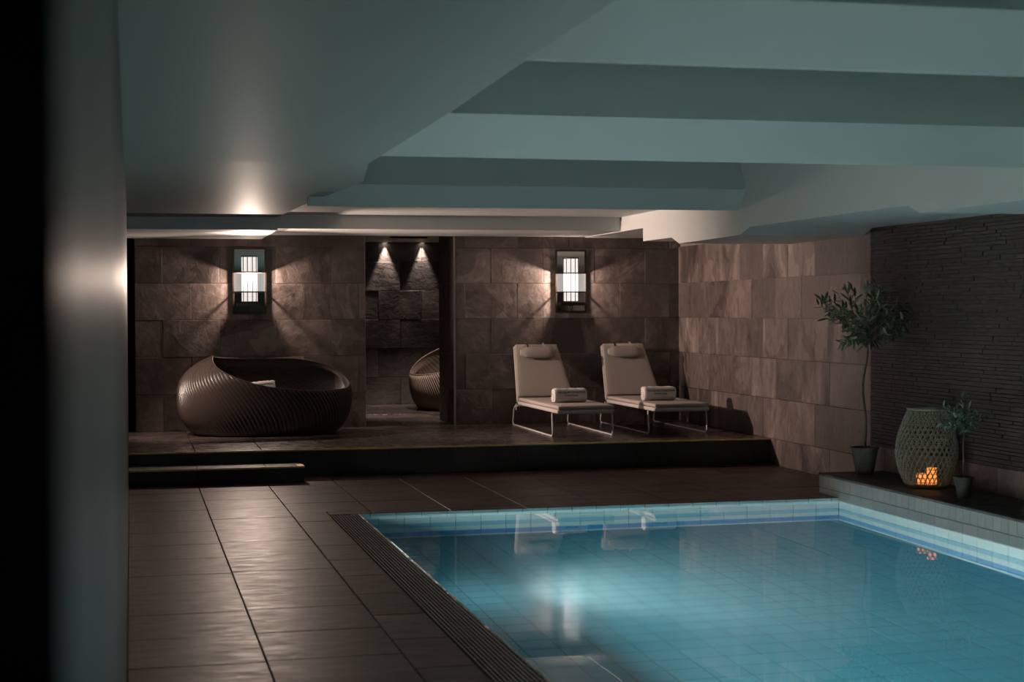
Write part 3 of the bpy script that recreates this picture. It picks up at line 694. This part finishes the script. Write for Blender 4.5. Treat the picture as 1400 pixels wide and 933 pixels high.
make_daybed('woven daybed half hidden inside the alcove, coloured as if lit', M['wicker_lit'], (4.50, 22.40, HP), math.radians(-105))

# ------------------------------------------------------------------ towels
def text_mesh(s, size, mat):
    cu = bpy.data.curves.new('lettering', 'FONT'); cu.body = s; cu.size = size; cu.align_x = 'CENTER'; cu.extrude = 0.0006; cu.offset = 0.0007; cu.resolution_u = 2
    tmp = bpy.data.objects.new('lettering_source', cu); COL.objects.link(tmp)
    dg = bpy.context.evaluated_depsgraph_get(); me = bpy.data.meshes.new_from_object(tmp.evaluated_get(dg))
    bpy.data.objects.remove(tmp); me.materials.clear(); me.materials.append(mat); me.name = 'lettering'
    return me
TXT1 = text_mesh('THE LUXURY COLLECTION', 0.0265, M['ink']); TXT2 = text_mesh('Hotel & Suites', 0.0265, M['ink'])
def make_towel(label, loc, rz, seed, tilt=(0, 0, 0)):
    t = thing('towel', label, 'towel', loc, rz, group='rolled white towels with lettering')
    t.rotation_euler = (tilt[0], tilt[1], rz)
    L_, D_, H_ = 0.375, 0.15, 0.158; rr = random.Random(seed); mb = MB(); n = 36; K = 18
    offs = [rr.uniform(-0.004, 0.004) for _ in range(K + 1)]
    for k in range(K + 1):
        u = k / K; x = -L_ / 2 + L_ * u
        s = 1.0 - 0.10 * max(0, 1 - min(u, 1 - u) / 0.07) ** 2
        for i in range(n):
            a = 2 * PI * i / n; ca, sa = math.cos(a), math.sin(a); q = 1 / (abs(ca) ** 3.6 + abs(sa) ** 3.6) ** (1 / 3.6)
            bulge = 1 + 0.012 * math.sin(3 * a + 5 * u + seed)
            mb.v.append((x + 0.004 * math.sin(2 * a + seed), ca * q * D_ / 2 * s * bulge, H_ / 2 + sa * q * H_ / 2 * s * (1 if sa < 0 else bulge) + (offs[k] if sa > 0.3 else 0)))
    for k in range(K):
        for i in range(n): mb.f.append((k * n + i, k * n + (i + 1) % n, (k + 1) * n + (i + 1) % n, (k + 1) * n + i))
    mb.f.append(tuple(range(n))[::-1]); mb.f.append(tuple(range(K * n, (K + 1) * n))); mb.smooth = True
    obj('roll', mb, M['terry'], t)
    # end spirals
    for sx in (-1, 1):
        pts = [(sx * (L_ / 2 + 0.001), (0.012 + 0.0085 * a) * math.cos(a), H_ / 2 + (0.012 + 0.0085 * a) * math.sin(a)) for a in [0.35 * k for k in range(18)]]
        obj('rolled_end', MB().tube(pts, 0.006, 6), M['terry'], t)
    for me, z in ((TXT1, 0.105), (TXT2, 0.074)):
        o = link('lettering', me, t, (0, -D_ / 2 - 0.0035, z)); o.rotation_euler = (PI / 2, 0, 0); o['label'] = 'dark embroidered lettering'
    return t

# ------------------------------------------------------------------ sun loungers
def cushion(q, th, nrm, name, mat, parent, puff=0.006, rad=0.02):
    """q: four corners (counter-clockwise) of the top face; th: thickness along -nrm"""
    q = [Vector(p) for p in q]; nrm = Vector(nrm).normalized(); m = 12
    mb = MB()
    def pt(u, v): return (q[0] * (1 - u) * (1 - v) + q[1] * u * (1 - v) + q[2] * u * v + q[3] * (1 - u) * v)
    for side in (0, 1):
        for j in range(m + 1):
            for i in range(m + 1):
                u, v = i / m, j / m
                e = min(u, 1 - u, v, 1 - v)
                p = pt(u, v) + nrm * (puff * (1 - (1 - min(1, e * 5)) ** 2))
                mb.v.append(p if side == 0 else pt(u, v) - nrm * th)
    o = (m + 1) ** 2
    for j in range(m):
        for i in range(m):
            a = j * (m + 1) + i
            mb.f.append((a, a + 1, a + m + 2, a + m + 1)); mb.f.append((o + a, o + a + m + 1, o + a + m + 2, o + a + 1))
    ring = [i for i in range(m + 1)] + [(j + 1) * (m + 1) + m for j in range(m)] + [m * (m + 1) + m - 1 - i for i in range(m)] + [(m - 1 - j) * (m + 1) for j in range(m - 1)]
    for k in range(len(ring)):
        a, b = ring[k], ring[(k + 1) % len(ring)]
        mb.f.append((a, o + a, o + b, b))
    me = mb.mesh(name, mat)
    ob = link(name, me, parent)
    md = ob.modifiers.new('bevel', 'BEVEL'); md.width = rad; md.segments = 3; md.limit_method = 'ANGLE'; md.angle_limit = math.radians(50)
    me.polygons.foreach_set('use_smooth', [True] * len(me.polygons))
    return ob
def fillet(pts, r, seg=5):
    pts = [Vector(p) for p in pts]; out = [pts[0]]
    for a, b, c in zip(pts, pts[1:], pts[2:]):
        d1, d2 = (a - b).normalized(), (c - b).normalized(); rr = min(r, (a - b).length * 0.45, (c - b).length * 0.45)
        p0, p1 = b + d1 * rr, b + d2 * rr
        for k in range(seg + 1):
            t = k / seg; out.append(p0 * (1 - t) ** 2 + b * 2 * t * (1 - t) + p1 * t ** 2)
    return out + [pts[-1]]
def make_lounger(label, loc, rz=0.0):
    # local: x across (0 = left edge), y towards the head, z up from the platform
    t = thing('sun_lounger', label, 'sun lounger', loc, rz, group='sun loungers on the platform')
    zs, yh = 0.353, 1.82                     # seat top height, hinge
    Wf, Wh, Wt = 0.668, 0.700, 0.590
    for nm, x0, x1 in (('left', 0.0, 0.02), ('right', Wf + 0.015, Wh + 0.005)):
        xa, xb = x0, x1
        path = fillet([(xa, 0.20, zs - 0.09), (xa, 0.17, 0.012), (xb, 2.13, 0.012), (xb, 2.06, 0.235), (xb + (0.03 if nm == 'left' else -0.03), 1.86, zs - 0.10)], 0.06)
        o = obj('sled_leg', MB().tube(path, 0.0095, 8), M['white_metal'], t)
        for yy in (0.22, 0.62, 1.2, 2.06):
            xx = xa + (xb - xa) * (yy - 0.17) / 1.99
            obj('glide', MB().lathe([(0.012, 0.0), (0.012, 0.008), (0.006, 0.012)], (xx, yy, 0.0), 8), M['white_metal'], o)
    for yy in (0.22, 1.80):
        obj('cross_bar', MB().tube([(0.0, yy, zs - 0.095), (Wf + 0.03, yy, zs - 0.095)], 0.010, 8), M['white_metal'], t)
    obj('hinge_pin', MB().tube([(-0.012, yh + 0.0, zs - 0.075), (-0.012, yh, zs - 0.15)], 0.008, 8), M['white_metal'], t)
    # seat: upholstered base and cushion on it
    cushion([(0.005, 0.0, zs - 0.045), (Wf, 0.05, zs - 0.045), (Wh, yh, zs - 0.045), (0.0, yh, zs - 0.045)], 0.042, (0, 0, 1), 'seat_base', M['fabric2'], t, 0.0, 0.016)
    cushion([(0.012, -0.01, zs - 0.004), (Wf - 0.005, 0.045, zs - 0.004), (Wh - 0.005, yh - 0.02, zs - 0.004), (0.008, yh - 0.02, zs - 0.004)], 0.038, (0, 0, 1), 'seat_cushion', M['fabric'], t, 0.006, 0.016)
    # backrest
    yt, zt = yh + 0.36, zs + 0.612
    d = Vector((0, yt - yh, zt - zs)).normalized(); nb = Vector((0, -d.z, d.y))
    q = [Vector((0.0, yh, zs - 0.045)), Vector((Wh, yh, zs - 0.045)), Vector((Wt, yt, zt)), Vector((0.045, yt, zt))]
    cushion([p - nb * 0.012 for p in q], 0.036, nb, 'backrest_base', M['fabric2'], t, 0.0, 0.016)
    q2 = [q[0] + d * 0.045 + Vector((0.012, 0, 0)), q[1] + d * 0.045 + Vector((-0.008, 0, 0)), q[2] + Vector((-0.008, 0, 0)), q[3] + Vector((0.012, 0, 0))]
    cushion([p + nb * 0.030 for p in q2], 0.038, nb, 'backrest_cushion', M['fabric'], t, 0.006, 0.016)
    # head pillow
    pc = Vector((0.305, yt, zt)) - d * 0.145 + nb * 0.075
    mb = MB(); K, n = 20, 20; PLn = 0.415
    for k in range(K + 1):
        u = k / K; s = max(0.30, (1 - abs(2 * u - 1) ** 5)) ** 0.5; x = (u - 0.5) * PLn
        for i in range(n):
            a = 2 * PI * i / n; wr = 1 + 0.05 * math.sin(7 * u * PI + 2 * a) * (abs(2 * u - 1) ** 2)
            mb.v.append(pc + Vector((x, 0, 0)) + d * (math.sin(a) * 0.074 * s * wr) + nb * (math.cos(a) * 0.046 * s * wr))
    for k in range(K):
        for i in range(n): mb.f.append((k * n + i, k * n + (i + 1) % n, (k + 1) * n + (i + 1) % n, (k + 1) * n + i))
    mb.f.append(tuple(range(n))[::-1]); mb.f.append(tuple(range(K * n, (K + 1) * n))); mb.smooth = True
    pil = obj('head_pillow', mb, M['fabric'], t)
    for sx in (-0.10, 0.10):
        a = pc + Vector((sx, 0, 0)) + d * 0.066; e = Vector((0.305 + sx, yt, zt)) + d * 0.012 + nb * 0.034
        s_ = MB()
        wv = Vector((0.011, 0, 0))
        pts = [a - nb * 0.01, (a + e) / 2 + nb * 0.004, e, e - nb * 0.11]
        for p in pts: s_.v += [p - wv, p + wv]
        for k in range(3): s_.f.append((2 * k, 2 * k + 1, 2 * k + 3, 2 * k + 2))
        obj('strap', s_, M['bronze'] if sx < 0 else M['fabric2'], pil)
    return t
l1 = make_lounger('taupe sun lounger nearer the alcove, in front of the right sconce', (4.465, 16.68, HP), 0.0)
l2 = make_lounger('taupe sun lounger nearer the right wall corner', (5.585, 16.745, HP), 0.0)
ST = HP + 0.353 + 0.003
make_towel('rolled white towel with lettering on the lounger nearer the alcove', (4.765, 17.27, ST), math.radians(3), 1)
make_towel('rolled white towel with lettering on the lounger nearer the corner', (5.835, 17.33, ST), math.radians(2), 2)
make_towel('rolled white towel with lettering lying in the woven daybed', (1.385, 18.05, HP + 0.445), math.radians(-3), 3, tilt=(math.radians(-12), math.radians(-4), 0))

# ------------------------------------------------------------------ plants and lantern on the plinth
def leaf_mesh(l, w_, mat, name='leaf'):
    mb = MB(); ns = 5
    for k in range(ns + 1):
        u = k / ns; ww = w_ / 2 * math.sin(PI * min(1, 0.08 + u * 0.9)) ** 0.8; z = -0.10 * l * u * u
        mb.v += [(-ww, u * l, z + 0.12 * ww), (0, u * l, z - 0.10 * ww), (ww, u * l, z + 0.12 * ww)]
    for k in range(ns):
        a = 3 * k; mb.f += [(a, a + 1, a + 4, a + 3), (a + 1, a + 2, a + 5, a + 4)]
    mb.smooth = True
    return mb.mesh(name, mat, fix=False)
def make_pot(t, r0_, r1_, h, tray):
    obj('pot', MB().lathe([(r0_, 0.0), (r1_, h * 0.93), (r1_ + 0.008, h * 0.93), (r1_ + 0.009, h), (r1_ - 0.008, h), (r1_ - 0.012, h * 0.9), (r1_ - 0.014, h * 0.86)], n=32), M['pot'], t)
    obj('soil', MB().lathe([(0.001, h * 0.88), (r1_ - 0.013, h * 0.87)], n=24, capb=False), M['soil'], t)
def make_plant(name, label, loc, pot, trunk, crown, nb, nl, lsize, mat, seed, wob, big):
    t = thing(name, label, 'plant', loc)
    make_pot(t, *pot); rr = random.Random(seed)
    h0, h1, rtk = trunk
    pts = [(wob * math.sin(k * 0.9) * (k / 10), wob * 0.6 * math.cos(k * 0.7) * (k / 10), h0 + (h1 - h0) * k / 10) for k in range(11)]
    obj('trunk', MB().tube(pts, [rtk * (1 - 0.045 * k) for k in range(11)], 8), M['bark'], t)
    top = Vector(pts[-1]); (cx_, cy_, cz_), (ex, ey, ez) = crown
    br = MB(); leaves = []
    for b in range(nb):
        while True:
            p = Vector((rr.uniform(-1, 1), rr.uniform(-1, 1), rr.uniform(-1, 1)))
            if 0.25 < p.length < 1: break
        if rr.random() < 0.6: p = p.normalized() * rr.uniform(0.75, 1.0)
        end = Vector((cx_ + p.x * ex, cy_ + p.y * ey, cz_ + p.z * ez))
        if loc[0] + end.x > XR - 0.06: end.x = XR - 0.06 - loc[0] - rr.uniform(0, 0.05)
        st_ = top + Vector((0, 0, -rr.uniform(0, 0.10) * big))
        mid = (st_ + end) / 2 + Vector((rr.uniform(-.04, .04), rr.uniform(-.04, .04), rr.uniform(0.0, .08))) * big
        path = [st_ * (1 - u) ** 2 + mid * 2 * u * (1 - u) + end * u * u for u in [k / 6 for k in range(7)]]
        br.tube(path, [0.0055 * big * (1 - 0.12 * k) for k in range(7)], 5)
        m = nl // nb + 1
        for i in range(m):
            u = 0.42 + 0.58 * (i + rr.random() * 0.6) / m
            p0 = st_ * (1 - u) ** 2 + mid * 2 * u * (1 - u) + end * u * u
            tg = ((mid - st_) * (1 - u) + (end - mid) * u).normalized()
            side = tg.cross(Vector((rr.uniform(-1, 1), rr.uniform(-1, 1), rr.uniform(-1, 1)))).normalized()
            dr = (tg * rr.uniform(0.25, 0.9) + side * (1 if i % 2 else -1) * rr.uniform(0.5, 1.0)).normalized()
            if loc[0] + p0.x + dr.x * 0.09 > XR - 0.03: dr.x = -abs(dr.x)
            leaves.append((p0, dr, rr.uniform(0.75, 1.25)))
    obj('branches', br, M['bark'], t)
    lm = leaf_mesh(lsize, lsize * 0.27, mat); extra = MB()
    # the leaves turned to the pool side show largest
    leaves.sort(key=lambda l: l[0].y + 0.4 * l[0].x)
    for k, (p0, dr, sc) in enumerate(leaves):
        z = Vector((rr.uniform(-0.6, 0.6), rr.uniform(-0.9, 0.2), 1)).normalized(); x_ = dr.cross(z).normalized(); z = x_.cross(dr)
        mt = Matrix(((x_.x, dr.x, z.x), (x_.y, dr.y, z.y), (x_.z, dr.z, z.z)))
        if k < 290:
            o = link('leaf', lm, t, p0); o.rotation_euler = mt.to_euler(); o.scale = (sc, sc, sc)
        else: extra.add([p0 + mt @ (Vector(v.co) * sc) for v in lm.vertices], [tuple(pl.vertices) for pl in lm.polygons])
    if extra.v:
        extra.smooth = True; tag(obj('foliage', extra, mat, t, fix=False), kind='stuff')
    return t
make_plant('potted_olive_tree', 'tall slender olive tree in a grey green pot on the plinth', (6.41, 13.25, PLZ), (0.078, 0.118, 0.235, True), (0.19, 1.22, 0.014),
           ((-0.06, -0.22, 1.46), (0.49, 0.54, 0.34)), 58, 580, 0.090, M['leaf'], 4, 0.05, 1.0)
make_plant('potted_olive_shrub', 'small olive shrub in a little grey pot beside the woven lantern', (6.30, 11.30, PLZ), (0.046, 0.072, 0.165, False), (0.13, 0.56, 0.0055),
           ((0.0, 0.0, 0.66), (0.20, 0.20, 0.17)), 26, 240, 0.055, M['leaf2'], 9, 0.01, 0.5)

# woven lantern
LX, LY = 6.385, 12.05
t = thing('woven_lantern', 'barrel shaped woven lantern with candle glow at its foot, on the plinth', 'lantern', (LX, LY, PLZ))
LH = 0.655
def lr(z):
    u = z / LH
    return 0.150 + 0.100 * math.sin(PI * min(1, max(0, (u + 0.02)) ** 0.93)) ** 0.95 if 0 <= u <= 1 else 0.15
mb = MB(); ns = 34; sg = 30
for dirn in (1, -1):
    for k in range(ns):
        pts = []
        for i in range(sg + 1):
            z = 0.02 + (LH - 0.04) * i / sg; a = 2 * PI * k / ns + dirn * 1.25 * i / sg
            r = lr(z) + (0.003 if (i + k) % 2 else -0.003) * dirn
            pts.append((r * math.cos(a), r * math.sin(a), z))
        mb.tube(pts, 0.0062 if dirn == 1 else 0.0042, 4, cap=False)
tag(obj('woven_strands', mb, M['lattice'], t), kind='stuff')
mb = MB()
for k in range(18):
    z = 0.02 + (LH - 0.04) * k / 17; mb.tube([((lr(z) - .002) * math.cos(2 * PI * i / 40), (lr(z) - .002) * math.sin(2 * PI * i / 40), z) for i in range(40)], 0.0030, 4, closed=True)
tag(obj('woven_hoops', mb, M['lattice'], t), kind='stuff')
obj('top_rim', MB().tube([((lr(LH) + .002) * math.cos(2 * PI * i / 40), (lr(LH) + .002) * math.sin(2 * PI * i / 40), LH - 0.005) for i in range(40)], 0.012, 8, closed=True), M['lattice'], t)
obj('base', MB().lathe([(0.150, 0.0), (0.156, 0.004), (0.158, 0.03), (0.150, 0.034)], n=40, capt=True), M['lattice'], t)
for i, (dx, dy, h, lab) in enumerate(((-0.075, -0.045, 0.085, 'short glowing candle inside the woven lantern'), (0.0, -0.085, 0.135, 'taller glowing candle inside the woven lantern'))):
    c = thing('candle', lab, 'candle', (LX + dx, LY + dy, PLZ + 0.0345), group='candles in the woven lantern')
    obj('wax', MB().lathe([(0.036, 0.0), (0.040, 0.004), (0.040, h), (0.030, h + 0.002), (0.008, h - 0.004)], n=20), M['candle'], c)
    obj('wick', MB().tube([(0, 0, h - 0.004), (0.001, 0, h + 0.012)], 0.0016, 5), M['black'], c)
